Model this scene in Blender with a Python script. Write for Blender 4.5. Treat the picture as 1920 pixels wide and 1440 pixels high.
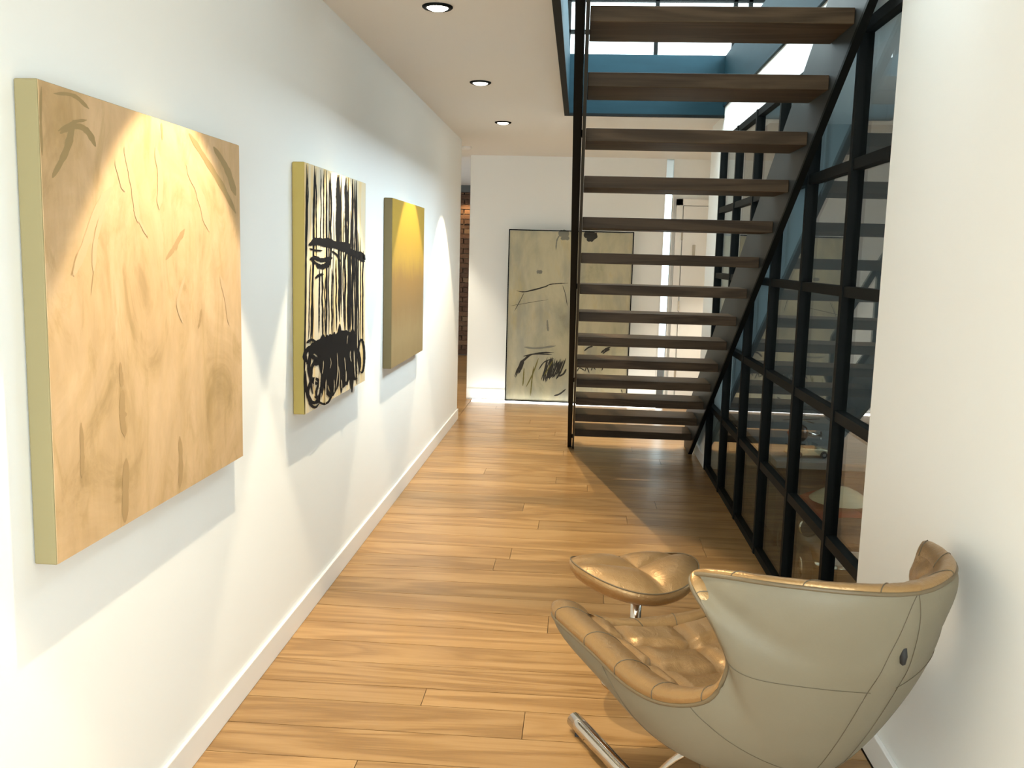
import bpy, bmesh, math, random
from mathutils import Vector, Matrix, noise
random.seed(7)
for o in list(bpy.data.objects): bpy.data.objects.remove(o)
S = bpy.context.scene
COL = S.collection
# ---------------------------------------------------------------- camera
FPX, CAMH = 1746.04, 1.551
FW = Vector((-0.06807649, 0.98841636, -0.1356418))
RT = Vector((0.99703845, 0.07227632, 0.02627668))
UP = Vector((-0.03577599, 0.13345127, 0.99040943))
CAM = Vector((0, 0, CAMH))
cd = bpy.data.cameras.new('camera'); cd.sensor_fit = 'HORIZONTAL'; cd.sensor_width = 36
cd.lens = 36 * FPX / 1920; cd.clip_start = .05
cam = bpy.data.objects.new('camera', cd); COL.objects.link(cam)
m = Matrix((RT, UP, -FW)).transposed().to_4x4(); m.translation = CAM
cam.matrix_world = m; S.camera = cam
def ray(x, y): return FW + RT * ((x - 960) / FPX) - UP * ((y - 720) / FPX)
def hit(x, y, ax, c):
    """point where the sight line through photo pixel (x, y) meets the plane axis=c"""
    d = ray(x, y); return CAM + d * ((c - CAM[ax]) / d[ax])
# ---------------------------------------------------------------- world, light, exposure
S.view_settings.view_transform = 'Standard'; S.view_settings.look = 'None'
S.view_settings.gamma = 1; S.view_settings.use_curve_mapping = False
S.view_settings.exposure = 0.80
w = bpy.data.worlds.new('sky'); S.world = w; w.use_nodes = True
bg = w.node_tree.nodes['Background']; bg.inputs[0].default_value = (.86, .94, 1, 1); bg.inputs[1].default_value = 2.6
def area(name, loc, rot, sx, sy, power, col):
    l = bpy.data.lights.new(name, 'AREA'); l.shape = 'RECTANGLE'; l.size = sx; l.size_y = sy
    l.energy = power; l.color = col
    o = bpy.data.objects.new(name, l); o.location = loc; o.rotation_euler = rot; COL.objects.link(o); return o
area('skylight_daylight', (.45, 5.2, 5.3), (0, 0, 0), 1.9, 5.6, 55, (.84, .93, 1))
area('upper_fill', (2.28, 4.4, 4.2), (0, math.radians(90), 0), 2.2, 5.0, 560, (.74, .89, 1))  # added fill lamp at the upper side glazing, itself an addition
area('rear_fill', (-.07, -5.5, 1.35), (math.radians(90), 0, 0), 2.0, 2.3, 120, (.78, .91, 1))  # added fill lamp behind the camera, at the added rear window
area('side_fill', (1.06, -3.2, 1.35), (0, math.radians(90), 0), 2.1, 3.0, 165, (.78, .91, 1))  # added fill lamp behind the camera, at the added side window
area('playroom_fill', (3.36, 4.4, 1.6), (0, math.radians(90), 0), 1.3, 2.6, 26, (.78, .90, 1))  # fill lamp added inside the playroom, which has no window

# ---------------------------------------------------------------- helpers
class MB:
    def __init__(s): s.v = []; s.f = []
    def quad(s, a, b, c, d):
        n = len(s.v); s.v += [tuple(a), tuple(b), tuple(c), tuple(d)]; s.f.append((n, n+1, n+2, n+3))
    def box(s, x0, x1, y0, y1, z0, z1):
        n = len(s.v)
        s.v += [(x, y, z) for z in (z0, z1) for y in (y0, y1) for x in (x0, x1)]
        s.f += [tuple(n+i for i in q) for q in ((0,2,3,1),(4,5,7,6),(0,1,5,4),(2,6,7,3),(0,4,6,2),(1,3,7,5))]
        return s
    def grid(s, P, closeU=False, closeV=False, flip=False):
        n = len(s.v); R = len(P); Cn = len(P[0])
        for row in P: s.v += [tuple(p) for p in row]
        for i in range(R if closeU else R-1):
            for j in range(Cn if closeV else Cn-1):
                q = (n+i*Cn+j, n+i*Cn+(j+1) % Cn, n+((i+1) % R)*Cn+(j+1) % Cn, n+((i+1) % R)*Cn+j)
                s.f.append(q[::-1] if flip else q)
        return s
    def tube(s, pts, r, seg=10, closed=False, cap=True, flat=1.0, up=None):
        pts = [Vector(p) for p in pts]; N = len(pts); rows = []
        for i, p in enumerate(pts):
            a = pts[(i-1) % N] if (closed or i > 0) else p
            b = pts[(i+1) % N] if (closed or i < N-1) else p
            t = (b-a).normalized() if (b-a).length > 1e-9 else Vector((0,0,1))
            ref = Vector(up) if up else (Vector((0,0,1)) if abs(t.z) < .9 else Vector((1,0,0)))
            x = t.cross(ref).normalized(); y = x.cross(t).normalized()
            rr = r[i] if isinstance(r, (list, tuple)) else r
            rows.append([p + x*math.cos(2*math.pi*k/seg)*rr + y*math.sin(2*math.pi*k/seg)*rr*flat for k in range(seg)])
        n = len(s.v); s.grid(rows, closeU=closed, closeV=True)
        if cap and not closed:
            s.f.append(tuple(range(n+seg-1, n-1, -1)) ); e = n+(N-1)*seg; s.f.append(tuple(range(e, e+seg)))
        return s
    def lathe(s, prof, c=(0,0,0), seg=24):
        rows = [[(c[0]+r*math.cos(2*math.pi*k/seg), c[1]+r*math.sin(2*math.pi*k/seg), c[2]+z) for k in range(seg)] for r, z in prof]
        return s.grid(rows, closeV=True)
    def ribbon(s, pts, wd, nrm, off=0.0):
        nrm = Vector(nrm); pts = [Vector(p)+nrm*off for p in pts]; L = []
        for i, p in enumerate(pts):
            t = (pts[min(i+1, len(pts)-1)] - pts[max(i-1, 0)]).normalized(); x = t.cross(nrm).normalized()
            ww = wd[i] if isinstance(wd, (list, tuple)) else wd
            L.append([p - x*ww/2, p + x*ww/2])
        return s.grid(L)
    def mesh(s, name):
        me = bpy.data.meshes.new(name); me.from_pydata(s.v, [], s.f); me.update()
        b = bmesh.new(); b.from_mesh(me); bmesh.ops.recalc_face_normals(b, faces=b.faces); b.to_mesh(me); b.free()
        return me
    def build(s, name, mat, parent=None, smooth=False, bevel=0, label=None):
        me = s.mesh(name); me.materials.append(mat)
        o = bpy.data.objects.new(name, me); COL.objects.link(o)
        if parent: o.parent = parent
        if smooth:
            for p in me.polygons: p.use_smooth = True
        if bevel:
            mo = o.modifiers.new('bevel', 'BEVEL'); mo.width = bevel; mo.segments = 2; mo.limit_method = 'ANGLE'
        if label: o['label'] = label
        return o
def B(x0, x1, y0, y1, z0, z1): return MB().box(x0, x1, y0, y1, z0, z1)
def struct(o): o['kind'] = 'structure'; return o
def tag(o, label, cat, group=None):
    o['label'] = label; o['category'] = cat
    if group: o['group'] = group
    return o
def thing(name, label, cat, loc=(0, 0, 0), group=None):
    o = bpy.data.objects.new(name, None); o.empty_display_size = .1; o.location = loc; COL.objects.link(o)
    return tag(o, label, cat, group)
def put(o, parent):     # parent a part built in world space to a thing whose base is elsewhere
    o.parent = parent; o.matrix_parent_inverse = Matrix.Translation(parent.location).inverted(); return o
def crom(P, n):         # smooth curve through control points
    P = [Vector(p) for p in P]; out = []
    for i in range(n):
        x = i/(n-1)*(len(P)-1); k = min(int(x), len(P)-2); t = x-k
        p0 = P[k-1] if k > 0 else 2*P[0]-P[1]; p1 = P[k]; p2 = P[k+1]; p3 = P[k+2] if k+2 < len(P) else 2*P[-1]-P[-2]
        out.append(.5*((2*p1)+(p2-p0)*t+(2*p0-5*p1+4*p2-p3)*t*t+(3*p1-p0-3*p2+p3)*t**3))
    return out

# ---------------------------------------------------------------- materials
def mat(name, col, rough=.5, metal=0., spec=.5, coat=0.):
    m = bpy.data.materials.new(name); m.use_nodes = True; b = m.node_tree.nodes['Principled BSDF']
    b.inputs['Base Color'].default_value = (*col, 1); b.inputs['Roughness'].default_value = rough
    b.inputs['Metallic'].default_value = metal; b.inputs['Specular IOR Level'].default_value = spec
    b.inputs['Coat Weight'].default_value = coat
    return m
def N(m, t, **k):
    n = m.node_tree.nodes.new(t)
    for a, v in k.items(): setattr(n, a, v)
    return n
def LK(m, a, b): m.node_tree.links.new(a, b)
def bsdf(m): return m.node_tree.nodes['Principled BSDF']
def coords(m, kind='Object', scale=(1, 1, 1), rot=(0, 0, 0), rnd=False):
    tc = N(m, 'ShaderNodeTexCoord'); mp = N(m, 'ShaderNodeMapping')
    mp.inputs['Scale'].default_value = scale; mp.inputs['Rotation'].default_value = rot
    LK(m, tc.outputs[kind], mp.inputs[0])
    if rnd:
        oi = N(m, 'ShaderNodeObjectInfo'); mu = N(m, 'ShaderNodeMath', operation='MULTIPLY'); mu.inputs[1].default_value = 57.
        LK(m, oi.outputs['Random'], mu.inputs[0]); cx = N(m, 'ShaderNodeCombineXYZ')
        for i in range(3): LK(m, mu.outputs[0], cx.inputs[i])
        LK(m, cx.outputs[0], mp.inputs['Location'])
    return mp.outputs[0]
def noise_tex(m, vec, scale, detail=4, rough=.55, dist=0.):
    n = N(m, 'ShaderNodeTexNoise'); n.inputs['Scale'].default_value = scale; n.inputs['Detail'].default_value = detail
    n.inputs['Roughness'].default_value = rough; n.inputs['Distortion'].default_value = dist; LK(m, vec, n.inputs['Vector']); return n.outputs[0]
def ramp(m, fac, stops):
    r = N(m, 'ShaderNodeValToRGB'); e = r.color_ramp.elements
    while len(e) < len(stops): e.new(.5)
    for i, (p, c) in enumerate(stops): e[i].position = p; e[i].color = (*c, 1)
    LK(m, fac, r.inputs[0]); return r.outputs[0]
def mix(m, fac, a, b, mode='MIX'):
    n = N(m, 'ShaderNodeMix', data_type='RGBA', blend_type=mode)
    for s, v in ((n.inputs[0], fac), (n.inputs[6], a), (n.inputs[7], b)):
        if hasattr(v, 'links'): LK(m, v, s)
        elif isinstance(v, tuple): s.default_value = (*v, 1)
        else: s.default_value = v
    return n.outputs[2]
def bump(m, h, strength, dist=.01):
    b = N(m, 'ShaderNodeBump'); b.inputs['Strength'].default_value = strength; b.inputs['Distance'].default_value = dist
    LK(m, h, b.inputs['Height']); LK(m, b.outputs[0], bsdf(m).inputs['Normal'])
def wood(name, stops, gscale, rough, var, rnd=True, axis='X', bmp=.15, spec=.36):
    m = mat(name, (.5, .3, .15), rough)
    sc = (1, 9, 9) if axis == 'X' else (9, 1, 9)
    v = coords(m, 'Object', sc, rnd=rnd)
    big = noise_tex(m, v, gscale*.55, 3, .5, 1.6)
    wv = N(m, 'ShaderNodeMath', operation='MULTIPLY'); wv.inputs[1].default_value = 24; LK(m, big, wv.inputs[0])
    sn = N(m, 'ShaderNodeMath', operation='SINE'); LK(m, wv.outputs[0], sn.inputs[0])
    ma = N(m, 'ShaderNodeMapRange'); LK(m, sn.outputs[0], ma.inputs[0]); ma.inputs[1].default_value = -1
    v2 = coords(m, 'Object', (2.2, 60, 60) if axis == 'X' else (60, 2.2, 60), rnd=rnd)
    fine = noise_tex(m, v2, 3, 4, .6)
    ad = N(m, 'ShaderNodeMath', operation='MULTIPLY_ADD'); ad.inputs[1].default_value = .42
    LK(m, ma.outputs[0], ad.inputs[0]); mu = N(m, 'ShaderNodeMath', operation='MULTIPLY'); mu.inputs[1].default_value = .58
    LK(m, fine, mu.inputs[0]); LK(m, mu.outputs[0], ad.inputs[2])
    c = ramp(m, ad.outputs[0], stops)
    if rnd:
        oi = N(m, 'ShaderNodeObjectInfo'); mr = N(m, 'ShaderNodeMapRange'); LK(m, oi.outputs['Random'], mr.inputs[0])
        mr.inputs[3].default_value = 1-var; mr.inputs[4].default_value = 1+var*.6
        hs = N(m, 'ShaderNodeHueSaturation'); LK(m, mr.outputs[0], hs.inputs['Value']); LK(m, c, hs.inputs['Color']); c = hs.outputs[0]
    LK(m, c, bsdf(m).inputs['Base Color']); bsdf(m).inputs['Specular IOR Level'].default_value = spec; bump(m, ad.outputs[0], bmp, .002)
    return m
def plaster(name, col):
    m = mat(name, col, .75, spec=.25); v = coords(m, 'Object')
    n = noise_tex(m, v, 60, 3); bump(m, n, .06, .002); return m
def leather(name, c1, c2, rough, metal, wr=.35):
    m = mat(name, c1, rough, metal); v = coords(m, 'Object')
    n = noise_tex(m, v, 5, 4); c = mix(m, n, c1, c2); LK(m, c, bsdf(m).inputs['Base Color'])
    vo = N(m, 'ShaderNodeTexVoronoi'); vo.inputs['Scale'].default_value = 420; LK(m, v, vo.inputs['Vector'])
    big = noise_tex(m, v, 22, 3, .6, 1.2)
    ad = N(m, 'ShaderNodeMath', operation='MULTIPLY_ADD'); LK(m, vo.outputs['Distance'], ad.inputs[0]); ad.inputs[1].default_value = .10
    LK(m, big, ad.inputs[2]); bump(m, ad.outputs[0], wr, .006); return m
M = {}
M['wall'] = plaster('white_wall_paint', (.865, .875, .84))
M['ceil'] = plaster('ceiling_paint', (.80, .78, .73))
M['trim'] = mat('trim_gloss_paint', (.84, .83, .79), .35)
M['floor'] = wood('oak_plank', [(.12, (.225, .118, .040)), (.45, (.345, .194, .072)), (.85, (.44, .265, .112))], 1.0, .28, .16)
M['tread'] = wood('stained_oak_tread', [(.1, (.030, .019, .0095)), (.5, (.056, .036, .019)), (.9, (.085, .055, .030))], 1.3, .5, .12, spec=.10)
M['steel'] = mat('black_steel', (.0045, .0055, .005), .55, 0, .07)
M['litface'] = mat('skylit_steel_tint', (.30, .40, .43), .4)  # pale blue puts the skylit look of the stringer into its colour
M['string'] = mat('dark_grey_steel_plate', (.018, .022, .021), .5, 0, .3)
M['fascia'] = mat('blue_grey_steel', (.018, .052, .072), .6, 0, .10)
mm = M['fascia']; LK(mm, mix(mm, noise_tex(mm, coords(mm, 'Object', (1, 1, 6)), 3, 4), (.0028, .013, .018), (.007, .026, .034)), bsdf(mm).inputs['Base Color'])
M['chrome'] = mat('chrome', (.62, .58, .52), .10, 1.)
M['rubber'] = mat('black_rubber', (.012, .011, .010), .7)
M['gold'] = leather('gold_leather', (.30, .178, .07), (.37, .225, .095), .33, .5, .45)
M['taupe'] = leather('taupe_leather', (.165, .140, .090), (.195, .168, .112), .62, 0., .10)
M['stitch'] = mat('dark_stitch', (.11, .085, .05), .6)
M['piping'] = mat('leather_piping', (.13, .095, .05), .5)
M['dark'] = mat('dark_room_paint', (.10, .105, .10), .8)
M['roomwall'] = plaster('grey_room_paint', (.16, .165, .16))
M['darkfloor'] = mat('dark_carpet', (.03, .03, .028), .9)
M['grout'] = mat('floor_underlay', (.05, .026, .011), .9)
def glass_mat(name, tint):
    m = bpy.data.materials.new(name); m.use_nodes = True; nt = m.node_tree; nt.nodes.clear()
    out = N(m, 'ShaderNodeOutputMaterial'); tr = N(m, 'ShaderNodeBsdfTransparent'); gl = N(m, 'ShaderNodeBsdfGlossy')
    tr.inputs[0].default_value = (*tint, 1); gl.inputs['Roughness'].default_value = 0.0
    ge = N(m, 'ShaderNodeNewGeometry'); mr = N(m, 'ShaderNodeMapRange'); LK(m, ge.outputs['Backfacing'], mr.inputs[0])
    mr.inputs[3].default_value = 1.6; mr.inputs[4].default_value = 1/1.6
    fr = N(m, 'ShaderNodeFresnel'); LK(m, mr.outputs[0], fr.inputs[0])
    mx = N(m, 'ShaderNodeMixShader'); LK(m, fr.outputs[0], mx.inputs[0]); LK(m, tr.outputs[0], mx.inputs[1]); LK(m, gl.outputs[0], mx.inputs[2])
    LK(m, mx.outputs[0], out.inputs[0]); return m
M['glass'] = glass_mat('clear_glass', (.90, .95, .94))
def emit(name, col, st):
    m = bpy.data.materials.new(name); m.use_nodes = True; b = bsdf(m)
    b.inputs['Base Color'].default_value = (*col, 1); b.inputs['Emission Color'].default_value = (*col, 1); b.inputs['Emission Strength'].default_value = st; return m
M['lens'] = emit('lamp_lens', (1, .95, .85), 14)
M['glowstrip'] = emit('glow_standin', (1, .97, .92), 4)  # emissive stand-in for the bright floor line, not a known lamp

# ---------------------------------------------------------------- the setting
WL, WR, GX, H = -1.1216, .985, 1.012, 2.6
YE = 10.0                                   # end wall
VX0, VX1, VY0, VY1, UZ = -.135, .95, 2.55, 7.0, 2.99   # stair void, upper floor level
fl = struct(B(-4.2, 1.0, -5.7, 15, -.12, -.014).build('floor', M['grout']))
def planks(x0, x1, y0, y1, first):
    y = y0; row = 0; PW = .186
    cache = {}
    while y < y1-.02:
        x = x0 - random.uniform(0, 1.6) if row else x0-first
        ye = min(y+PW, y1)
        while x < x1-.01:
            L = random.choice((1.5, 1.9, 2.2, 2.4)); a = max(x, x0); b = min(x+L, x1)
            if b-a > .03:
                key = (round(b-a, 3), round(ye-y, 3))
                if key not in cache:
                    hx, hy = (b-a)/2-.0011, (ye-y)/2-.0016
                    mb = B(-hx, hx, -hy, hy, -.0125, 0); me = mb.mesh('plank'); me.materials.append(M['floor']); cache[key] = me
                o = bpy.data.objects.new('plank', cache[key]); o.location = ((a+b)/2, (y+ye)/2, random.uniform(-.0004, 0)); o.parent = fl; COL.objects.link(o)
            x += L
        y = ye; row += 1
planks(WL+.002, WR-.02, 1.72, 3.15, .4)
planks(WL+.002, 1.0, 3.15, 7.5, .9)
planks(WL+.002, 2.1, 7.5, YE-.18, .3)
planks(-2.9, WL, 8.75, 14.4, .3)
struct(B(-2.9, 2.1, YE-.18, YE, -.014, -.001).build('floor_strip_base', M['grout']))
struct(B(WL, WR, -5.7, 1.72, -.014, 0).build('floor_near', M['floor']))
struct(B(1.0, 4.2, -5.7, 7.5, -.12, 0).build('floor_playroom', M['darkfloor']))
struct(B(1.0, 4.2, 7.5, 15, -.12, -.014).build('floor_far', M['grout']))
struct(B(WL-.15, WL, -5.7, 8.72, -.1, 5.4).build('wall_left', M['wall']))
struct(B(WL, WL+.013, -5.6, 8.72, 0, .100).build('baseboard_left', M['trim'], bevel=.003))
c = MB(); c.box(WR, WR+.16, -1.6, 3.15, -.1, 2.6); c.box(WR, WR+.16, -5.7, -4.8, -.1, 2.6); c.box(WR, WR+.16, -4.8, -1.6, -.1, .25); c.box(WR, WR+.16, -4.8, -1.6, 2.45, 2.6)
struct(c.build('wall_right', M['wall']))
w5 = struct(B(WR+.09, WR+.13, -4.8, -1.6, .25, .30).build('added_window_5', M['steel']))  # window out of view, added to light the left wall
for y in (-4.78, -3.7, -2.65, -1.62): B(WR+.09, WR+.13, y-.02, y+.02, .30, 2.45).build('window_mullion', M['steel'], w5)
B(WR+.108, WR+.114, -4.8, -1.6, .30, 2.45).build('window_pane', M['glass'], w5)
struct(B(WR-.016, WR, -5.6, 3.15, 0, .095).build('baseboard_right', M['trim'], bevel=.003))
struct(B(1.0, 1.16, 3.15, 6.985, 2.425, 2.6).build('wall_bulkhead', M['wall']))
struct(B(1.0, 1.16, 6.985, 7.6, 0, 2.6).build('wall_stub', M['wall']))
struct(B(.984, 1.0, 7.0, 7.6, 0, .095).build('baseboard_stub', M['trim'], bevel=.003))
struct(B(1.16, 2.25, 7.45, 7.6, 0, 2.6).build('wall_recess_front', M['wall']))
struct(B(2.1, 2.25, 7.6, YE, 0, 2.6).build('wall_recess', M['wall']))
struct(B(-1.185, .855, YE, YE+.16, 0, 2.6).build('wall_end', M['wall']))
struct(B(-1.185, .85, YE-.013, YE, .012, .115).build('baseboard_end', M['trim'], bevel=.003))
struct(B(.955, 2.25, YE+.02, YE+.16, 0, 2.6).build('wall_end_door_side', M['wall']))
# ceiling slab around the stair void
c = MB(); c.box(-4.2, VX0, -5.7, 15, H, UZ); c.box(1.0, 4.2, -5.7, 15, H, UZ); c.box(VX0, 1.0, -5.7, VY0, H, UZ); c.box(VX0, 1.0, VY1, 15, H, UZ)
struct(c.build('ceiling', M['ceil']))
struct(B(VX0-.006, VX0+.012, VY0, VY1, H-.012, UZ+.02).build('trim_1', M['fascia']))
struct(B(.984, .999, VY0, VY1, H+.055, UZ+.02).build('trim_2', M['fascia']))
struct(B(VX0, .999, VY1-.012, VY1+.006, H-.012, UZ+.02).build('trim_3', M['fascia']))
struct(B(VX0-.016, VX0+.02, VY0, VY1+.012, H-.022, H-.004).build('trim_4', M['steel']))
struct(B(VX0, .999, VY1-.02, VY1+.016, H-.022, H-.004).build('trim_5', M['steel']))
# upper storey shell with roof light, end window and added side glazing
w4 = struct(B(2.3, 2.45, -5.7, 10.2, UZ, UZ+.12).build('added_window_4', M['trim']))  # unseen glazing, added to let fill light down through the void
for y in (-5.65, -.1, 2.45, 5.0, 7.55, 10.1): B(2.34, 2.42, y-.04, y+.04, UZ+.12, 5.4).build('window_mullion', M['steel'], w4)
B(2.376, 2.384, -5.65, 10.1, UZ+.12, 5.4).build('window_pane', M['glass'], w4)
struct(B(WL, 2.45, -5.85, -5.7, UZ, 5.4).build('wall_upper_rear', M['wall']))
c = MB(); c.box(WL-.15, -.55, -5.85, 10.2, 5.4, 5.6); c.box(1.45, 2.45, -5.85, 10.2, 5.4, 5.6); c.box(-.55, 1.45, -5.85, 2.3, 5.4, 5.6); c.box(-.55, 1.45, 8.1, 10.2, 5.4, 5.6)
struct(c.build('roof', M['wall']))
w1 = struct(B(WL-.1, 2.4, 10.02, 10.10, UZ, UZ+.10).build('window_1', M['steel']))
struct(B(WL, 2.4, 10.02, 10.18, 4.5, 5.4).build('wall_upper_light_stop', M['wall']))  # unseen wall over the window, added to cut light through the risers
for z in (3.87, 4.19, 4.48): B(WL-.1, 2.4, 10.03, 10.09, z-.018, z+.018).build('window_transom', M['steel'], w1)
for x in (-1.1, -.2, .7, 1.49, 1.64, 2.36): B(x-.02, x+.02, 10.03, 10.09, UZ, 4.5).build('window_mullion', M['steel'], w1)
B(WL-.1, 2.4, 10.055, 10.063, UZ+.05, 4.5).build('window_pane', M['glass'], w1)
# rear end of the hall, behind the camera: window wall added to bring in daylight
c = MB(); c.box(WL, WR, -5.7, -5.6, 0, .12); c.box(WL, WR, -5.7, -5.6, 2.5, 2.6)
struct(c.build('wall_rear', M['wall']))
w2 = struct(B(WL, WL+.06, -5.68, -5.62, .12, 2.5).build('added_window_2', M['steel']))  # window out of view, added as a source of daylight
for x in (-.07, WR-.06): B(x, x+.06, -5.68, -5.62, .12, 2.5).build('window_mullion', M['steel'], w2)
B(WL+.05, WR-.05, -5.655, -5.647, .12, 2.5).build('window_pane', M['glass'], w2)
# playroom behind the glass partition
struct(B(3.4, 3.55, 1.4, 7.5, 0, 2.6).build('wall_playroom_back', M['roomwall']))
struct(B(1.16, 3.4, 7.35, 7.45, 0, 2.6).build('wall_playroom_end', M['roomwall']))
struct(B(1.15, 3.4, 1.4, 1.5, 0, 2.6).build('wall_playroom_near', M['roomwall']))
# side passage behind the end wall, with exposed brick
struct(B(-3.0, -2.9, 8.72, 14.6, 0, 2.6).build('wall_passage', M['wall']))
struct(B(-2.9, WL-.15, 8.62, 8.72, 0, 2.6).build('wall_passage_near', M['wall']))
M['mortar'] = mat('mortar', (.22, .17, .11), .9)
M['brick'] = mat('old_brick', (.24, .095, .045), .85)
mm = M['brick']; oi = N(mm, 'ShaderNodeObjectInfo')
LK(mm, mix(mm, noise_tex(mm, coords(mm, 'Object', rnd=True), 14, 4), ramp(mm, oi.outputs['Random'], [(0, (.045, .018, .01)), (.45, (.10, .042, .022)), (.75, (.16, .075, .035)), (1, (.30, .19, .10))]), (.13, .07, .035)), bsdf(mm).inputs['Base Color'])
bump(mm, noise_tex(mm, coords(mm, 'Object', rnd=True), 30, 4), .6, .01)
wb = struct(B(-2.9, 1.0, 14.45, 14.6, 0, 2.6).build('wall_brick', M['mortar']))
bm = B(-.107, .107, -.05, 0, -.0335, .0335).mesh('brick'); bm.materials.append(M['brick'])
for r in range(35):
    for k in range(4):
        x = -2.25 + k*.226 + (.113 if r % 2 else 0)
        o = bpy.data.objects.new('brick', bm); o.location = (x, 14.45+random.uniform(-.006, .012), .05+r*.0745); o.parent = wb
        o.scale = (random.uniform(.96, 1), 1, random.uniform(.93, 1.02)); o.rotation_euler = (0, random.uniform(-.012, .012), 0); COL.objects.link(o)
struct(B(-2.9, -1.2, 14.25, 14.44, 2.50, 2.6).build('trim_6', M['dark']))
# end door with narrow side light
d1 = struct(B(1.06, 1.86, YE-.02, YE+.02, .01, 2.12).build('door_1', M['trim'], bevel=.003))
for x0, x1 in ((.985, 1.05), (1.87, 1.935)): B(x0, x1, YE-.03, YE+.02, 0, 2.19).build('door_frame', M['trim'], d1)
B(.985, 1.935, YE-.03, YE+.02, 2.125, 2.19).build('door_frame', M['trim'], d1)
for z in (.35, 1.08, 1.82): B(1.045, 1.065, YE-.034, YE-.02, z-.05, z+.05).build('hinge', M['chrome'], d1)
B(1.17, 1.20, YE-.026, YE-.02, 1.58, 1.72).build('lock_plate', M['chrome'], d1)
B(1.78, 1.81, YE-.026, YE-.02, .95, 1.13).build('handle_plate', M['chrome'], d1)
MB().tube([(1.795, YE-.02, 1.05), (1.795, YE-.07, 1.05), (1.70, YE-.07, 1.05)], .009).build('door_handle', M['chrome'], d1, smooth=True)
w3 = struct(B(.855, .865, YE-.01, YE+.1, 0, 2.6).build('window_3', M['trim']))
B(.945, .955, YE-.01, YE+.1, 0, 2.6).build('window_frame', M['trim'], w3)
B(.865, .945, YE+.05, YE+.056, 0, 2.6).build('window_pane', M['glass'], w3)
strip = tag(B(WL+.01, .85, YE-.17, YE-.04, -.001, .006).build('floor_glow_standin', M['glowstrip']), 'glowing white stand-in added for the bright line on the floor along the end wall', 'glow stand-in')  # glowing strip added for a bright line whose source is unclear

# ---------------------------------------------------------------- staircase
TL, TW, TY, TG, TR, TH, TZ = .005, .926, 7.350, .2971, .17327, .0554, .0214
st = thing('staircase', 'open-riser dark oak and black steel staircase rising to the stair void', 'staircase', (.46, 7.5, 0))
DEP = .318
tm = B(-TW/2, TW/2, 0, DEP, -TH, 0).mesh('tread'); tm.materials.append(M['tread'])
for k in range(16):
    o = bpy.data.objects.new('tread', tm); COL.objects.link(o); o.location = (TL+TW/2, TY-k*TG, TZ+(k+1)*TR)
    mo = o.modifiers.new('bevel', 'BEVEL'); mo.width = .003; mo.segments = 2
    put(o, st)
SL = TR/TG
def sloped(x0, x1, ya, yb, lo, hi, foot=False):
    """plate parallel to the stair pitch; lo/hi = height above the pitch line through the rear lower tread edges"""
    def z(y): return TZ+TR-TH+(TY-y)*SL
    pr = [(ya, z(ya)+lo), (yb, z(yb)+lo), (yb, z(yb)+hi), (ya, z(ya)+hi)]
    if foot:
        y0 = TY+(TZ+TR-TH+lo)/SL          # where the lower edge meets the floor
        pr = [(y0, 0), (yb, z(yb)+lo), (yb, z(yb)+hi), (ya, z(ya)+hi), (ya, 0)]
    mb = MB(); n = len(pr)
    mb.v = [(x0, y, zz) for y, zz in pr]+[(x1, y, zz) for y, zz in pr]
    mb.f = [tuple(range(n)), tuple(range(2*n-1, n-1, -1))]+[(i, i+n, (i+1) % n+n, (i+1) % n) for i in range(n)]
    return mb
YT = 2.62
put(sloped(TL-.015, TL-.001, 7.82, YT, -.035, .33, True).build('stringer', M['string']), st)
put(sloped(TL+TW+.001, TL+TW+.021, 7.82, YT, -.035, .42, True).build('stringer', M['string']), st)
put(sloped(TL+TW+.0215, TL+TW+.025, 7.82, YT, -.034, .415, True).build('stringer_lit_face', M['litface'], label='pale blue-grey plate added as the lit outer face'), st)  # plate added so the stringer's reflection in the glass looks lit
put(sloped(TL+TW+.0, TL+TW+.03, 7.6, YT, -.055, -.035, False).build('stringer_edge', M['steel']), st)
GXL = -.0325                                   # guard on the open side
put(sloped(GXL-.0165, GXL+.0165, 7.66, YT, .40, .455).build('mid_rail', M['steel']), st)
put(sloped(GXL-.0165, GXL+.0165, 7.66, YT, .98, 1.02).build('handrail', M['steel']), st)
put(sloped(GXL-.0165, GXL+.0165, 7.66, YT, .0, .20).build('guard_plate', M['steel']), st)
for y in (7.64, 6.6, 5.4, 4.2, 3.0):
    zb = TZ+TR-TH+(TY-y)*SL
    put(B(GXL-.0165, GXL+.0165, y-.02, y+.02, zb+.03, zb+1.0).build('guard_post', M['steel']), st)
    put(B(GXL+.0165, TL-.015, y-.015, y+.015, zb+.10, zb+.13).build('guard_fixing', M['steel']), st)

# ---------------------------------------------------------------- glass partition
RZ = [0.02, .49, .98, 1.453, 1.92, 2.405]
MY = [2.94+.667*i for i in range(7)]; MY[-1] = 6.955
pt = thing('glass_partition', 'black steel-framed glass partition of tall grid panes beside the staircase', 'partition', (GX, 5, 0))
for y in MY:
    if y < 3.1: continue
    put(B(GX-.028, GX+.022, y-.017, y+.017, 0, 2.425).build('mullion', M['steel']), pt)
for z in RZ:
    put(B(GX-.022, GX+.018, 3.152, 6.97, z-.02, z+.02).build('rail', M['steel']), pt)
for i in range(6):
    for j in range(5):
        a = max(MY[i], 3.155)+.012; b = MY[i+1]-.012
        put(B(GX-.003, GX+.003, a, b, RZ[j]+.015, RZ[j+1]-.015).build('pane', M['glass']), pt)

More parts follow.
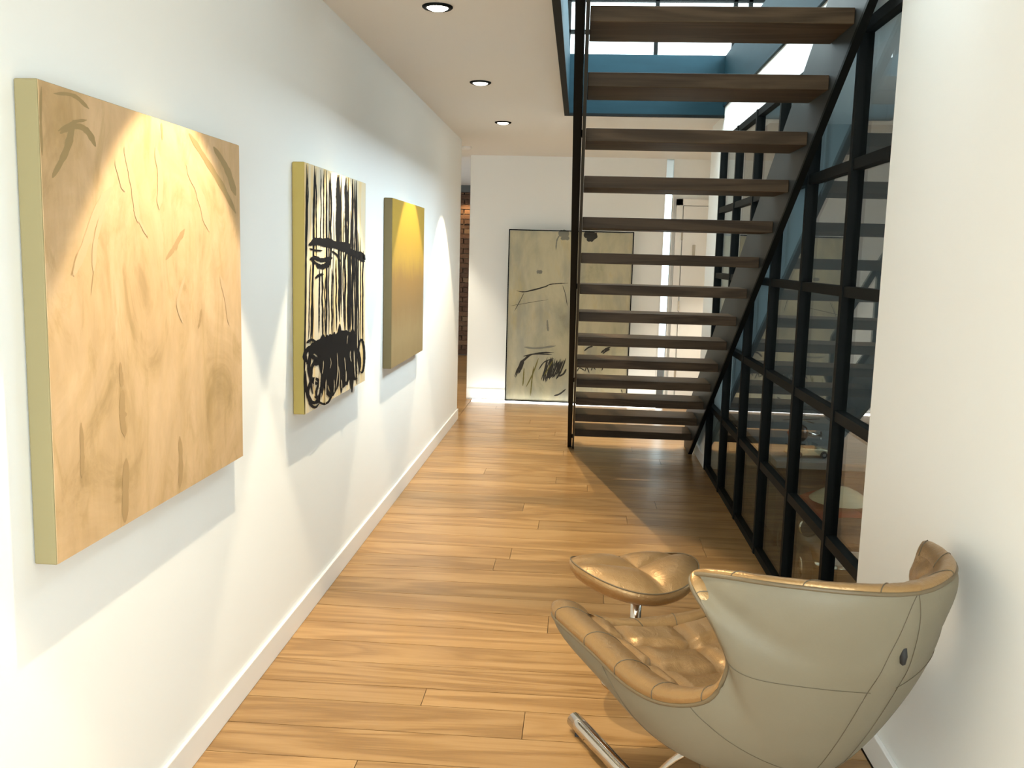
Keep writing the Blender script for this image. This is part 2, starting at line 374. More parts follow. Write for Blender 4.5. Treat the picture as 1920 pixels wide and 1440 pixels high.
# ---------------------------------------------------------------- downlights
LX = -.645
def spot(loc, power, col, ang, blend, rad):
    l = bpy.data.lights.new('downlight_beam', 'SPOT'); l.energy = power; l.color = col; l.spot_size = math.radians(ang); l.spot_blend = blend; l.shadow_soft_size = rad
    o = bpy.data.objects.new('downlight_beam', l); COL.objects.link(o); o.location = loc; return o
where = {.70: 'added out of view before', 2.41: 'above the large pale canvas', 4.12: 'over the black drip painting', 5.85: 'over the gold canvas', 7.54: 'near the end of the long wall'}  # the nearest lamp is unseen, added to light the near floor
for y, wh in where.items():
    t = thing('downlight', 'round recessed ceiling downlight with black rim, ' + (wh if y > 2 else wh + ' the armchair end of the hall'), 'downlight', (LX, y, H), 'recessed downlights in the hall ceiling')
    MB().lathe([(.045, -.001), (.066, -.001), (.066, -.005), (.060, -.010), (.050, -.010), (.045, -.004)], seg=32).build('rim', M['steel'], t, smooth=True)
    MB().lathe([(.0005, -.019), (.016, -.018), (.032, -.015), (.044, -.009), (.046, -.003)], seg=32).build('lens', M['lens'], t, smooth=True)
    s = spot((0, 0, -.024), 106, (1, .84, .60), 68, .15, .012); s.parent = t
spot((-1.75, 14.2, 2.45), 14, (1, .70, .36), 120, .5, .03)
for x_, y_, lb in ((1.55, 8.8, 'round recessed ceiling downlight with black rim added unseen in the recess before the white door'), (-2.0, 9.6, 'round recessed ceiling downlight with black rim added unseen in the brick passage')):  # hidden lamps added to brighten the end wall
    t = thing('downlight', lb, 'downlight', (x_, y_, H), 'recessed downlights in the hall ceiling')
    MB().lathe([(.045, -.001), (.066, -.001), (.066, -.005), (.060, -.010), (.050, -.010), (.045, -.004)], seg=32).build('rim', M['steel'], t, smooth=True)
    MB().lathe([(.0005, -.019), (.016, -.018), (.032, -.015), (.044, -.009), (.046, -.003)], seg=32).build('lens', M['lens'], t, smooth=True)
    spot((0, 0, -.024), 130, (1, .90, .74), 84, .4, .012).parent = t
tag(MB().lathe([(.0005, -.032), (.03, -.032), (.045, -.024), (.052, -.010), (.052, 0)], (-1.145, 9.25, H), 24).build('smoke_detector', M['trim'], smooth=True), 'small round white smoke detector on the ceiling by the end wall', 'smoke detector')

# ---------------------------------------------------------------- paintings
PX = WL+.052
def canvas_thing(name, label, y0, y1, z0, z1, face, side):
    t = thing(name, label, 'painting', (WL, (y0+y1)/2, z0))
    put(B(WL+.002, PX-.001, y0, y1, z0, z1).build('stretcher', side, bevel=.004), t)
    f = put(B(PX-.001, PX, y0+.002, y1-.002, z0+.002, z1-.002).build('canvas', face), t)
    return t, f
M['sideA'] = mat('primed_canvas_edge', (.27, .222, .105), .8)
M['sideB'] = mat('yellow_canvas_edge', (.40, .30, .075), .7)
M['sideC'] = mat('ochre_canvas_edge', (.15, .112, .04), .6)
def paint1():
    m = mat('pale_brushwork', (.6, .45, .27), .55)
    v = coords(m, 'Object', (1, 1.15, .85), (.6, 0, 0)); v2 = coords(m, 'Object', (1, 2.0, .8), (-.45, 0, 0)); v3 = coords(m, 'Object', (1, 9, 2.2), (.55, 0, 0))
    a = ramp(m, noise_tex(m, v, 2.6, 6, .62, 1.7), [(.28, (.36, .24, .10)), (.42, (.54, .36, .18)), (.58, (.61, .415, .225)), (.74, (.68, .48, .28))])
    b = ramp(m, noise_tex(m, v2, 3.2, 6, .66, 2.0), [(.33, (1, 1, 1)), (.47, (0, 0, 0))])
    mx = mix(m, .0, a, (.40, .26, .10)); n = m.node_tree.nodes[-1]
    f = N(m, 'ShaderNodeMath', operation='MULTIPLY'); LK(m, b, f.inputs[0]); f.inputs[1].default_value = .5; LK(m, f.outputs[0], n.inputs[0])
    c = ramp(m, noise_tex(m, v3, 3, 3, .5), [(.35, (.90, .90, .90)), (.65, (1.07, 1.07, 1.07))])
    o = mix(m, .55, mx, c, 'MULTIPLY'); LK(m, o, bsdf(m).inputs['Base Color']); bump(m, noise_tex(m, v3, 5, 4), .35, .003); return m
def paint2():
    m = mat('drip_ground', (.7, .6, .4), .5)
    v = coords(m, 'Object', (1, 9, .55)); v2 = coords(m, 'Object', (1, 3, .8))
    a = ramp(m, noise_tex(m, v, 2.2, 4, .6, .3), [(.30, (.30, .33, .32)), (.42, (.66, .60, .47)), (.52, (.76, .62, .36)), (.60, (.74, .48, .10)), (.68, (.78, .70, .56)), (.8, (.85, .82, .74))])
    LK(m, mix(m, .35, a, (.74, .62, .42)), bsdf(m).inputs['Base Color']); return m
def paint3():
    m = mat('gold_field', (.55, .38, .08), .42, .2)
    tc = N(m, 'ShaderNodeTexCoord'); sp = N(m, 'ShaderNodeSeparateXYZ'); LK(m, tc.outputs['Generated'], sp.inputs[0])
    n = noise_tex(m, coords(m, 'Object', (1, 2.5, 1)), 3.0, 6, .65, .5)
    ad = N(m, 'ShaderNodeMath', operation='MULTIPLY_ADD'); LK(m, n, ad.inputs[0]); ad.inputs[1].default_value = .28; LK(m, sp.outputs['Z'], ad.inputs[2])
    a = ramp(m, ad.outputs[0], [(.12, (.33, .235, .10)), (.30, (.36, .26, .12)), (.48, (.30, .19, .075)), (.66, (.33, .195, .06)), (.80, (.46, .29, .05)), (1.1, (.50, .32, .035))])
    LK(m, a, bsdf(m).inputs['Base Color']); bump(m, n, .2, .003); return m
def paint4():
    m = mat('pale_olive_wash', (.6, .56, .4), .7)
    n = noise_tex(m, coords(m, 'Object', (1.4, 1, .8)), 1.6, 6, .6, .6)
    a = ramp(m, n, [(.28, (.24, .23, .15)), (.42, (.44, .41, .27)), (.56, (.54, .50, .34)), (.72, (.52, .42, .18))])
    LK(m, mix(m, ramp(m, noise_tex(m, coords(m, 'Object', (2.5, 1, .7)), 2.3, 5), [(.45, (0, 0, 0)), (.68, (.75, .75, .75))]), a, (.30, .30, .25)), bsdf(m).inputs['Base Color']); return m
M['blackpaint'] = mat('black_paint', (.008, .008, .009), .6, spec=.12); M['charcoal'] = mat('charcoal', (.035, .033, .028), .9)
M['greypaint'] = mat('smoky_wash', (.22, .22, .18), .8); M['greenink'] = mat('olive_ink', (.16, .14, .035), .8)
M['brownpaint'] = mat('brown_wash', (.40, .262, .118), .6); M['creampaint'] = mat('cream_stroke', (.565, .39, .215), .55); M['olivepaint'] = mat('olive_stroke', (.33, .232, .098), .6); M['slit'] = mat('cream_slit', (.50, .42, .28), .6)
t1, f1 = canvas_thing('abstract_canvas', 'large square canvas of pale peach and ochre brushwork on the long wall', 1.81, 2.90, .884, 1.872, paint1(), M['sideA'])
t2, f2 = canvas_thing('abstract_canvas', 'canvas of black vertical drips and scrawls over cream with yellow edges', 3.595, 4.632, .904, 1.891, paint2(), M['sideB'])
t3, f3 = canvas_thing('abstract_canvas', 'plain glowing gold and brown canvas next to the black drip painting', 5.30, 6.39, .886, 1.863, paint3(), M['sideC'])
def strokes(name, lst, mt, par, sc, ox, oy, ax, c, nrm, off, wpx):
    """lst: (points in crop pixels, width px); brush strokes lying flat on the picture plane"""
    for j, (pts, wd) in enumerate(lst):
        if mt == M['blackpaint']: wd *= 1.3
        mb = MB(); P = crom([(x, y, 0) for x, y in pts], max(8, len(pts)*6)); rows = []
        for i, p in enumerate(P):
            t = i/(len(P)-1); q = min(1, t*6+.2, (1-t)*6+.2)
            d = (P[min(i+1, len(P)-1)]-P[max(i-1, 0)]).normalized(); ww = wd*q*(1+.35*noise.noise(Vector((i*.6, j*3.1, 0))))/2
            e = Vector((-d.y, d.x, 0))*ww
            rows.append([hit(ox+k.x/sc, oy+k.y/sc, ax, c)+Vector(nrm)*(off+.00004*j) for k in (p-e, p+e)])
        mb.grid(rows)
        put(mb.build(name, mt), par)
R1 = random.Random(3)
dr = []
for x, wd, y0, y1 in [(180,6,92,1215),(187,4,100,560),(214,7,98,900),(222,4,110,520),(243,3,115,470),(256,4,118,460),(268,6,120,900),(279,4,125,870),(288,6,128,560),(301,2,300,880),(318,11,138,470),(326,8,138,800),(334,5,142,780),(344,3,300,800),(357,9,150,520),(366,6,150,840),(377,4,300,860),(386,8,158,900),(396,4,165,880),(403,7,165,1080),(412,4,400,1000),(421,3,420,900),(197,3,540,880),(206,4,560,900),(236,4,560,850),(250,5,560,880),(262,3,600,870),(293,5,560,860),(312,4,520,840),(352,6,480,850),(371,8,500,860),(432,4,480,900)]:
    n = 7; dr.append(([(x-10*i/n*(x/440 < .5)+R1.uniform(-2, 2), y0+(y1-y0)*i/n) for i in range(n+1)], wd))
strokes('paint_drip', dr, M['blackpaint'], t2, 2.4, 500, 270, 0, PX, (1, 0, 0), .0004, .0040)
bk = [([(188,455),(225,438),(262,446),(300,452),(340,462),(378,484)],26),([(300,455),(345,470),(390,492),(420,500),(442,522)],22),([(245,440),(270,436),(300,445)],20),([(320,458),(350,456),(372,470)],26),
      ([(192,520),(215,512),(240,522),(265,520),(295,512)],14),([(222,545),(245,552),(268,545),(285,528)],18),([(196,510),(210,530),(235,545)],8),([(190,470),(215,478),(250,480)],6),([(216,605),(235,590),(255,586)],8),
      ([(290,480),(315,500),(330,530)],6),([(380,480),(410,510),(440,530)],10)]
for cx, cy, rx, ry, wd in [(212,1050,40,115,12),(222,1060,26,85,10),(228,1000,40,80,12),(205,955,36,40,14),(215,1120,30,65,9),(285,1040,26,90,14),(300,1000,30,100,14),(335,1000,22,90,16),(372,960,26,95,12),(398,990,20,70,9),(424,955,14,75,7),(270,905,60,30,14),(255,1120,34,50,7),(345,900,40,50,18),(235,930,40,40,12)]:
    a0 = R1.uniform(0, 6.28); bk.append(([(cx+rx*math.cos(a0+k*.75), cy-(cx-305)*.25*0+ry*math.sin(a0+k*.75)) for k in range(9)], wd))
for x in (250, 268, 284, 298, 312, 326, 340, 352, 366, 380, 392): bk.append(([(x+R1.uniform(-6, 6), 850-max(0, 40-abs(x-345))+R1.uniform(-20, 40)), (x+R1.uniform(-4, 4), 930), (x+R1.uniform(-7, 7), 1060+R1.uniform(-50, 80))], R1.uniform(13, 24)))
for k in range(9): bk.append(([(175+k*22, 905+R1.uniform(-25, 15)), (200+k*22, 890+R1.uniform(-25, 20)), (225+k*20, 905+R1.uniform(-25, 20))], R1.uniform(8, 18)))
strokes('paint_scrawl', bk, M['blackpaint'], t2, 2.4, 500, 270, 0, PX, (1, 0, 0), .0016, .0040)
sl = [([(x, y), (x+R1.uniform(-5, 5), y+L/2), (x+R1.uniform(-8, 8), y+L)], wd) for x, y, L, wd in [(236,1030,70,6),(214,1045,60,5),(250,975,60,3),(262,1060,110,4),(312,940,160,3),(318,1000,110,3),(298,1060,60,3),(345,960,60,3),(352,1020,50,4),(388,930,120,4),(372,930,50,3),(280,960,50,2),(360,860,40,2),(330,1060,40,3),(402,1010,60,4),(240,1120,40,3)]]
strokes('pale_slit', sl, M['slit'], t2, 2.4, 500, 270, 0, PX, (1, 0, 0), .0052, .0040)
# loose strokes on the pale canvas (crop: scale 2.4, offset 0,100)
br = []
strokes('brush_stroke', [([(270,360),(310,335),(360,330),(400,360),(430,420)],26),([(185,150),(182,300),(190,460)],12),([(240,180),(330,190),(400,250)],16),([(260,350),(330,310),(390,300)],14),([(235,560),(300,430),(330,300)],30),([(850,360),(920,470),(1000,600),(1060,720)],22),([(960,420),(1020,520),(1060,640)],24)], M['olivepaint'], t1, 2.4, 0, 100, 0, PX, (1, 0, 0), .0003, .0011)
strokes('brush_stroke', [([(745,930),(780,880),(805,835),(830,790)],18),([(725,312),(728,350),(730,390)],8),([(790,890),(800,850),(825,820)],10),([(905,1150),(900,1200),(890,1240)],9),([(540,1390),(545,1460),(548,1500)],16),([(408,1090),(430,900),(445,800)],3),([(320,1000),(345,900)],5),([(640,780),(665,830)],5)], M['brownpaint'], t1, 2.4, 0, 100, 0, PX, (1, 0, 0), .0005, .0011)
strokes('brush_stroke', [([(447,60),(445,150),(455,230)],20),([(460,310),(458,420),(455,545)],22),([(295,180),(300,300),(298,380)],14),([(655,230),(660,330),(655,420)],14),([(440,140),(460,155)],18)], M['brownpaint'], t1, 1.946, 0, 700, 0, PX, (1, 0, 0), .0006, .0013)
strokes('brush_stroke', [([(330,1000),(380,870),(440,700),(500,600)],34),([(420,980),(430,840),(470,680)],20),([(600,700),(660,820)],10),([(840,500),(900,640),(940,800)],30),([(560,420),(600,600),(620,760)],24),([(700,420),(720,560),(715,700)],24),([(520,480),(560,620)],22),([(990,1000),(1020,1120),(1030,1220)],16),([(820,1210),(800,1120),(830,1000)],12)], M['creampaint'], t1, 2.4, 0, 100, 0, PX, (1, 0, 0), .0008, .0010)
# framed painting leaning on the end wall
PY = 9.93; t4 = thing('framed_painting', 'tall framed pale olive painting with charcoal scribbles leaning on the end wall', 'painting', (-.09, PY, 0))
p0 = hit(949, 746, 1, PY-.05); p1 = hit(1190, 431, 1, PY-.05); x0, x1, z1 = -.755, .553, 1.835
put(B(x0, x1, PY-.04, PY-.01, .012, z1).build('backing_panel', M['trim']), t4)
put(B(x0+.012, x1-.012, PY-.046, PY-.040, .024, z1-.012).build('canvas', paint4()), t4)
for a in ((x0, x0+.010, .012, z1), (x1-.010, x1, .012, z1), (x0, x1, .012, .024), (x0, x1, z1-.010, z1)): put(B(a[0], a[1], PY-.058, PY-.01, a[2], a[3]).build('frame_bar', M['steel']), t4)
ch = [([(355,790),(395,795),(450,785),(500,770),(530,757),(575,752),(625,750)],5),([(400,795),(470,778),(520,764)],6),([(395,800),(375,840),(345,895)],3),([(595,760),(610,810),(620,870)],3),([(325,868),(400,855),(520,835)],2),
      ([(345,1235),(370,1180),(420,1128),(480,1112),(550,1110)],7),([(350,1240),(380,1170),(430,1120)],7),([(365,1220),(380,1190),(395,1150)],10),([(390,1130),(450,1118),(540,1120)],6),([(550,1335),(580,1325),(612,1300)],8),([(612,1140),(585,1210),(560,1250)],8),([(575,1235),(600,1220),(614,1195)],9),([(470,1200),(500,1160),(550,1140)],6)]
for k in range(26):
    x = 485+k*3.4; ch.append(([(x+R1.uniform(-6, 6), 1270-k*1.5+R1.uniform(-15, 5)), (x+12+R1.uniform(-6, 6), 1205), (x+24+R1.uniform(-8, 8), 1140+R1.uniform(-10, 20))], R1.uniform(3, 7)))
for k in range(9): ch.append(([(355+k*4, 1230-k*9), (366+k*5, 1190-k*7), (380+k*5, 1150-k*3)], 5))
strokes('charcoal_line', ch, M['charcoal'], t4, 2.769, 840, 260, 1, PY-.046, (0, -1, 0), .0006, .0021)
strokes('olive_line', [([(395,1190),(392,1240),(388,1285)],6),([(470,1140),(440,1220),(405,1290)],6),([(445,1180),(435,1260),(428,1335)],6),([(545,1150),(500,1230)],6)], M['greenink'], t4, 2.769, 840, 260, 1, PY-.046, (0, -1, 0), .0030, .0021)
sm = [([(575,500),(600,490),(628,500)],34),([(585,520),(610,515),(630,520)],20),([(560,580),(565,530),(580,500)],7),([(460,690),(475,692),(490,690)],18),([(515,940),(517,975),(520,1000)],10),([(395,1082),(460,1088),(560,1076)],10)]
strokes('smoky_patch', sm, M['greypaint'], t4, 2.769, 840, 260, 1, PY-.046, (0, -1, 0), .0003, .0021)
ch2 = [([(135,190),(160,180),(185,185),(210,195)],40),([(150,210),(170,205),(190,210)],26),([(135,835),(160,815),(185,808)],8),([(230,845),(255,825),(285,812)],10),([(240,850),(262,832),(280,825)],10),([(95,950),(110,930),(140,945)],6),([(140,950),(150,925),(165,960)],6),([(175,945),(185,925),(200,940)],6),([(235,945),(245,920),(262,930)],6),([(345,1050),(350,1070)],5)]
strokes('charcoal_patch', ch2, M['charcoal'], t4, 3.0, 1050, 380, 1, PY-.046, (0, -1, 0), .0012, .0021)

# ---------------------------------------------------------------- armchair
HUB = Vector((.5, 2.45, 0)); A = math.radians(117); FD = Vector((math.cos(A), math.sin(A), 0)); LD = Vector((-FD.y, FD.x, 0))
def W(u, v, z): return HUB + FD*u + LD*v + Vector((0, 0, z))
Cc = [(.44,0,.365),(.38,0,.30),(.25,0,.245),(.06,0,.215),(-.10,0,.22),(-.23,0,.26),(-.315,0,.33),(-.375,0,.42),(-.425,0,.51),(-.47,0,.60),(-.50,0,.66),(-.515,0,.71),(-.528,0,.76),(-.535,0,.80),(-.538,0,.83),(-.54,0,.852),(-.541,0,.862)]
Rc = [(.495,.36,.478),(.44,.372,.475),(.24,.358,.455),(.03,.362,.45),(-.12,.343,.47),(-.24,.305,.53),(-.285,.29,.63),(-.292,.318,.70),(-.28,.348,.76),(-.245,.368,.81),(-.222,.355,.835),(-.28,.33,.85),(-.38,.27,.86),(-.45,.21,.865),(-.50,.14,.865),(-.53,.06,.862),(-.541,0,.862)]
Ic = [(.385,0,.425),(.32,0,.415),(.20,0,.395),(.05,0,.38),(-.08,0,.385),(-.18,0,.405),(-.26,0,.46),(-.325,0,.53),(-.375,0,.60),(-.405,0,.66),(-.42,0,.705),(-.435,0,.745),(-.45,0,.785),(-.46,0,.815),(-.468,0,.835),(-.472,0,.846),(-.473,0,.852)]
NT = 97
Cs, Rs, Is = crom(Cc, NT), crom(Rc, NT), crom(Ic, NT)
def sec(C, R, s):
    th = abs(s)*math.pi/2; sg = 1 if s >= 0 else -1; d = R-C
    k = .78 if R.z > .52 else 1.0-.22*max(0, (R.z-.47)/.05)*(R.x < .1); a, b = k*(1-math.cos(th))+(1-k)*abs(s), k*math.sin(th)+(1-k)*abs(s)
    return Vector((C.x+d.x*a, sg*d.y*b, C.z+d.z*a))
Ri = []
for i in range(NT):
    d = Is[i]-Rs[i]; d.z *= .25; ln = d.length
    Ri.append(Rs[i] + d/ln*min(.115 if Rs[i].z < .5 else max(.075, .115-(Rs[i].z-.5)*.3), ln*.9) + Vector((0, 0, -.004)))
ss = [-1+2*j/40 for j in range(41)]
ac = thing('armchair', 'taupe and gold leather shell armchair seen from behind against the right wall', 'armchair', HUB)
out = [[W(*sec(Cs[i], Rs[i], s)) for s in ss] for i in range(NT)]
put(MB().grid(out).build('shell', M['taupe'], smooth=True), ac)
# quilted inner upholstery
arc = [0]
for i in range(1, NT): arc.append(arc[-1]+(Is[i]-Is[i-1]).length)
inn = []
for i in range(NT):
    row = []
    for j, s in enumerate(ss):
        p = sec(Is[i], Ri[i], s); c = Vector((0, 0, .75)) - p; c.x -= .05
        lat = p.y; edge = min(1, (1-abs(s))*6)
        g = 0
        for v0 in (-.20, 0., .20): g = max(g, math.exp(-((lat-v0)/.016)**2))
        for a0 in (.12, .26, .40, .54, .68): g = max(g, math.exp(-((arc[i]-a0+.10*abs(lat))/.014)**2))
        pil = .030*(1-g)*edge + .010*noise.noise(Vector((p.x*14, p.y*34, p.z*14)))*edge*(.4+g)
        row.append(W(*(p + c.normalized()*pil)))
    inn.append(row)
put(MB().grid(inn).build('seat_cushion', M['gold'], smooth=True), ac)
# rim loop: right rim -> front edge -> left rim
Lo = [sec(Cs[i], Rs[i], -1) for i in range(NT-1, 0, -1)] + [sec(Cs[0], Rs[0], s) for s in ss] + [sec(Cs[i], Rs[i], 1) for i in range(1, NT-1)]
Li = [sec(Is[i], Ri[i], -1) for i in range(NT-1, 0, -1)] + [sec(Is[0], Ri[0], s) for s in ss] + [sec(Is[i], Ri[i], 1) for i in range(1, NT-1)]
rows = []; nL = len(Lo)
for k in range(nL):
    o_, i_ = Lo[k], Li[k]; mid = (o_+i_)/2; ho = Vector((o_.x-i_.x, o_.y-i_.y, 0)); ho = ho.normalized() if ho.length > 1e-6 else Vector((0, 0, 0))
    e = (ho*.55+Vector((0, 0, 1))).normalized(); hgt = .052 if o_.z < .5 else max(.022, .052-(o_.z-.5)*.15)
    rows.append([W(*(mid+(o_-mid)*math.cos(a)+e*hgt*math.sin(a)*(1+.06*noise.noise(Vector((k*.5, a*2, 3)))))) for a in [math.pi*q/10 for q in range(11)]])
put(MB().grid(rows, closeU=True).build('rim_roll', M['gold'], smooth=True), ac)
put(MB().tube([W(*p) for p in Lo], .0055, 8, closed=True).build('piping', M['piping'], smooth=True), ac)
# seams across the roll
acc = 0
for k in range(1, nL):
    acc += (Lo[k]-Lo[k-1]).length
    if acc > .155: acc = 0; put(MB().tube([r_ + (r_-W(*((Lo[k]+Li[k])/2))).normalized()*.0006 for r_ in rows[k]], .0014, 6).build('roll_seam', M['stitch'], smooth=True), ac)
def surf(ti, s):
    i = max(0, min(NT-1, ti)); a = int(i); b = min(a+1, NT-1); f = i-a
    p = sec(Cs[a].lerp(Cs[b], f), Rs[a].lerp(Rs[b], f), s); q = Vector((-.05, 0, .55)); return W(*(p + (p-q).normalized()*.0012))
for s0 in (-.055, .055): put(MB().tube([surf(NT-3-k*(NT*.62)/40, s0*(1+k*.02)) for k in range(41)], .0008, 5).build('shell_stitching', M['stitch'], smooth=True), ac)
for sg in (1, -1):
    for ta, tb in ((.40, .56), (.28, .36), (.14, .24)):
        put(MB().tube([surf(NT*(ta+(tb-ta)*math.sin(k/30*math.pi/2)), sg*(1-.93*k/30)) for k in range(31)], .0008, 5).build('shell_stitching', M['stitch'], smooth=True), ac)
pt_ = surf(66, .0); put(MB().lathe([(.001, -.022), (.006, -.018), (.009, 0), (.006, .018), (.001, .022)], pt_, 10).build('pull_tab', M['rubber'], smooth=True), ac)
# chrome base
hubp = W(0, 0, 0)
for sg in (1, -1):
    ra, rb = (Vector((.035, 2.925, .032)), Vector((.39, 2.20, .032))) if sg > 0 else (Vector((.035, 2.925, .032))-LD*.44, Vector((.39, 2.20, .032))-LD*.44)
    n_ = 12; put(MB().tube([ra.lerp(rb, k/n_) for k in range(n_+1)], .026, 14).build('base_runner', M['chrome'], smooth=True), ac)
    fp = ra.lerp(rb, .05); put(B(fp.x-.014, fp.x+.014, fp.y-.016, fp.y+.016, 0, .014).build('foot_pad', M['rubber']), ac)
    mid = ra.lerp(rb, .55); top = W(0, .03*sg, .24)
    cv = [mid, mid.lerp(top, .35)+Vector((0, 0, .05)), mid.lerp(top, .7)+Vector((0, 0, .045)), top]
    put(MB().tube(crom(cv, 14), .030, 10, flat=.28).build('base_strap', M['chrome'], smooth=True), ac)
put(MB().lathe([(.001, .21), (.05, .21), (.055, .225), (.075, .25), (.001, .25)], hubp, 20).build('swivel', M['steel'], smooth=True), ac)

# ---------------------------------------------------------------- footstool
OC = Vector((.25, 3.30, 0)); ot = thing('footstool', 'gold leather cushioned footstool on a chrome stem beyond the armchair', 'footstool', OC)
ax = Vector((.955, .30, 0)).normalized(); ay = Vector((-ax.y, ax.x, 0))
def ott(r, ph, lvl):
    c_, s_ = math.cos(ph), math.sin(ph)
    rad = .205*(1+.06*math.cos(ph*2)) + (.03*max(0, -c_)**6)
    x, y = r*rad*c_*1.02, r*rad*s_*1.06
    sad = .16*x*x/.2 - .06*y*y/.2
    return x, y, sad
def op(x, y, z): return OC + ax*x + ay*y + Vector((0, 0, z))
top = []
for i in range(15):
    r = max(i/14, .002); row = []
    for k in range(64):
        x, y, sd = ott(r*.985, 2*math.pi*k/64, 0)
        d1, d2 = abs(y-.50*max(0, x)), abs(x+.12*y); g = 1-(1-math.exp(-d1/.03))*(1-math.exp(-d2/.03))
        row.append(op(x, y, .425+.042*(1-r**5)+sd-.030*g*(1-.6*r**6)))
    top.append(row)
put(MB().grid(top, closeV=True).build('cushion_top', M['gold'], smooth=True), ot)
side = []
for z, r in ((.425, .985), (.418, 1.005), (.405, 1.01), (.390, .99), (.376, .93), (.369, .84), (.366, .5), (.366, .01)):
    side.append([op(*((lambda q: (q[0], q[1], z+q[2]*max(.2, r)))(ott(r, 2*math.pi*k/64, 0)))) for k in range(64)])
put(MB().grid(side, closeV=True).build('cushion_side', M['gold'], smooth=True), ot)
put(MB().tube([p+Vector((0, 0, .002)) for p in [op(*((lambda q: (q[0], q[1], .424+q[2]))(ott(.995, 2*math.pi*k/64, 0)))) for k in range(64)]], .0024, 6, closed=True).build('welt', M['piping'], smooth=True), ot)
put(MB().tube([op(0, 0, .02), op(0, 0, .37)], .020, 18).build('stem', M['chrome'], smooth=True), ot)
put(MB().lathe([(.001, 0), (.12, 0), (.12, .008), (.11, .014), (.03, .022), (.021, .05), (.001, .05)], OC, 40).build('base_plate', M['chrome'], smooth=True), ot)

# ---------------------------------------------------------------- playroom toys
M['tabletop'] = mat('grey_laminate', (.22, .22, .21), .4); M['cream'] = mat('cream_enamel', (.55, .48, .30), .25, coat=.4); M['red'] = mat('red_enamel', (.28, .03, .02), .25, coat=.4)
M['brown'] = mat('dark_brown_enamel', (.05, .025, .012), .3, coat=.3); M['orange'] = mat('orange_plastic', (.65, .13, .03), .4); M['tyre'] = mat('toy_tyre', (.012, .012, .012), .6)
tb = thing('low_display_table', 'long low grey display table behind the glass partition', 'table', (1.42, 5.6, 0))
put(B(1.10, 1.75, 5.04, 6.9, .45, .49).build('table_top', M['tabletop'], bevel=.004), tb)
put(B(1.12, 1.73, 5.08, 6.85, .06, .45).build('table_body', M['darkfloor']), tb)
for x, y in ((1.15, 5.12), (1.70, 5.12), (1.15, 6.8), (1.70, 6.8)): put(B(x-.025, x+.025, y-.025, y+.025, 0, .06).build('leg', M['steel']), tb)
def tr(o, loc, rz, par):
    o.parent = par; return o
tc = thing('toy_car', 'small cream vintage toy convertible car on the display table', 'toy car', (1.30, 5.19, .49)); tc.rotation_euler = (0, 0, math.radians(12))
prof = [(-.115, .02), (-.115, .042), (-.09, .052), (-.03, .054), (.02, .052), (.07, .050), (.112, .042), (.118, .022), (.10, .014), (-.10, .014)]
def extr(prof, y0, y1):
    mb = MB(); n = len(prof); mb.v = [(x, y0, z) for x, z in prof]+[(x, y1, z) for x, z in prof]
    mb.f = [tuple(range(n)), tuple(range(2*n-1, n-1, -1))]+[(i, i+n, (i+1) % n+n, (i+1) % n) for i in range(n)]; return mb
extr(prof, -.042, .042).build('body', M['cream'], tc, bevel=.006)
B(-.03, .035, -.034, .034, .05, .058).build('cockpit', M['brown'], tc); B(.036, .040, -.034, .034, .05, .078).build('windscreen', M['glass'], tc)
B(-.124, -.116, -.04, .04, .018, .026).build('bumper', M['chrome'], tc); B(.117, .124, -.04, .04, .018, .026).build('bumper', M['chrome'], tc)
for x in (-.072, .075):
    for y in (-.043, .043):
        wv = MB().tube([(x, y-.007, .019), (x, y+.007, .019)], .019, 16).build('wheel', M['tyre'], tc, smooth=False)
        MB().tube([(x, y-.009, .019), (x, y+.009, .019)], .010, 12).build('hubcap', M['chrome'], wv)
th = thing('toy_helicopter', 'toy helicopter with orange nose and thin rotor behind the toy convertible', 'toy helicopter', (1.32, 5.46, .49)); th.rotation_euler = (0, 0, math.radians(20))
MB().lathe([(.001, -.05), (.025, -.046), (.042, -.02), (.045, .01), (.032, .036), (.012, .048), (.001, .05)], (0, 0, .085), 18).build('cabin', M['brown'], th, smooth=True)
MB().lathe([(.001, -.03), (.022, -.024), (.032, 0), (.022, .024), (.001, .03)], (-.052, 0, .088), 16).build('nose', M['orange'], th, smooth=True)
MB().tube([(.03, 0, .09), (.09, 0, .07), (.14, 0, .062)], [.022, .014, .008], 10).build('tail_boom', M['chrome'], th, smooth=True)
B(-.001, .001, -.001, .001, 0, .001)
MB().tube([(0, 0, .13), (0, 0, .165)], .004, 8).build('rotor_mast', M['chrome'], th)
B(-.12, .12, -.006, .006, .163, .166).build('rotor_blade', M['chrome'], th); B(-.006, .006, -.12, .12, .163, .166).build('rotor_blade', M['chrome'], th)
B(.135, .142, -.002, .002, .04, .09).build('tail_rotor', M['chrome'], th)
for y in (-.035, .035):
    MB().tube([(-.07, y, .016), (-.055, y, .006), (.06, y, .006)], .004, 8).build('skid', M['chrome'], th, smooth=True)
    for x in (-.03, .03): MB().tube([(x, y, .006), (x, y*.6, .05)], .003, 6).build('strut', M['chrome'], th)
pc = thing('pedal_car', 'vintage pedal car in dark brown, red and cream with chrome lamps behind the glass', 'pedal car', (1.365, 4.62, 0))
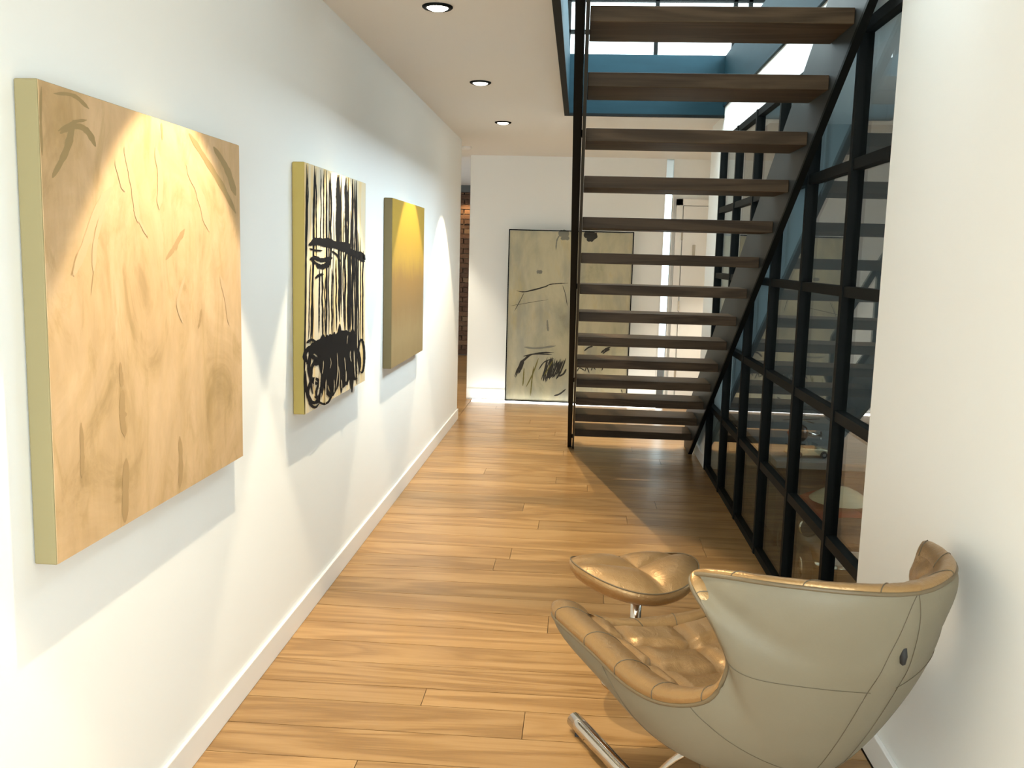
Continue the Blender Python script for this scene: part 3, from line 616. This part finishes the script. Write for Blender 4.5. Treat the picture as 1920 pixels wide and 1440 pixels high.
def rr(x, y, z): return (x, y, z)
bd = []
for y, wdt, zt in ((-.30, .17, .25), (-.27, .20, .29), (-.10, .22, .33), (.10, .23, .36), (.30, .23, .37), (.34, .21, .34)):
    bd.append([(wdt*math.cos(a)*1.0, y, .14+(zt-.14)*max(0, math.sin(a))**.6) if 0 <= a <= math.pi else (0, y, .14) for a in [math.pi*k/16 for k in range(17)]])
MB().grid(bd).build('body', M['brown'], pc, smooth=True)
MB().grid([[(p[0]*1.012, p[1], p[2]+.004) for p in r_[4:13]] for r_ in bd[2:5]]).build('red_panel', M['red'], pc, smooth=True)
cr = [[(.15*r*math.cos(2*math.pi*k/24), .12+.17*r*math.sin(2*math.pi*k/24), .365+.07*(1-r*r)) for k in range(24)] for r in (.02, .3, .6, .85, 1)]
MB().grid(cr, closeV=True).build('cream_seat', M['cream'], pc, smooth=True)
MB().tube([(-.24, -.24, .15), (-.15, -.335, .15), (.15, -.335, .15), (.24, -.24, .15)], .022, 10).build('bumper', M['chrome'], pc, smooth=True)
pl = B(-.16, .02, -.345, -.338, .17, .235).build('number_plate', M['trim'], pc)
for sg in (-1, 1):
    lp = MB().lathe([(.001, -.03), (.035, -.02), (.046, .0), (.046, .012), (.040, .016)], (0, 0, 0), 20).build('head_lamp', M['chrome'], pc, smooth=True); lp.rotation_euler = (math.radians(90), 0, 0); lp.location = (sg*.235, -.22, .31)
    ln = MB().lathe([(.001, .012), (.04, .012), (.04, .006)], (0, 0, 0), 20).build('lamp_glass', M['chrome'], lp)
    wv = MB()
    for y in (-.20, .24):
        wh = MB().lathe([(.03, -.02), (.085, -.022), (.105, -.01), (.105, .01), (.085, .022), (.03, .02)], (0, 0, 0), 24).build('wheel', M['tyre'], pc, smooth=True)
        wh.rotation_euler = (0, math.radians(90), 0); wh.location = (sg*.235, y, .105)
        MB().lathe([(.001, -.026), (.04, -.024), (.06, -.018), (.06, .018), (.04, .024), (.001, .026)], (0, 0, 0), 20).build('hubcap', M['chrome'], wh, smooth=True)
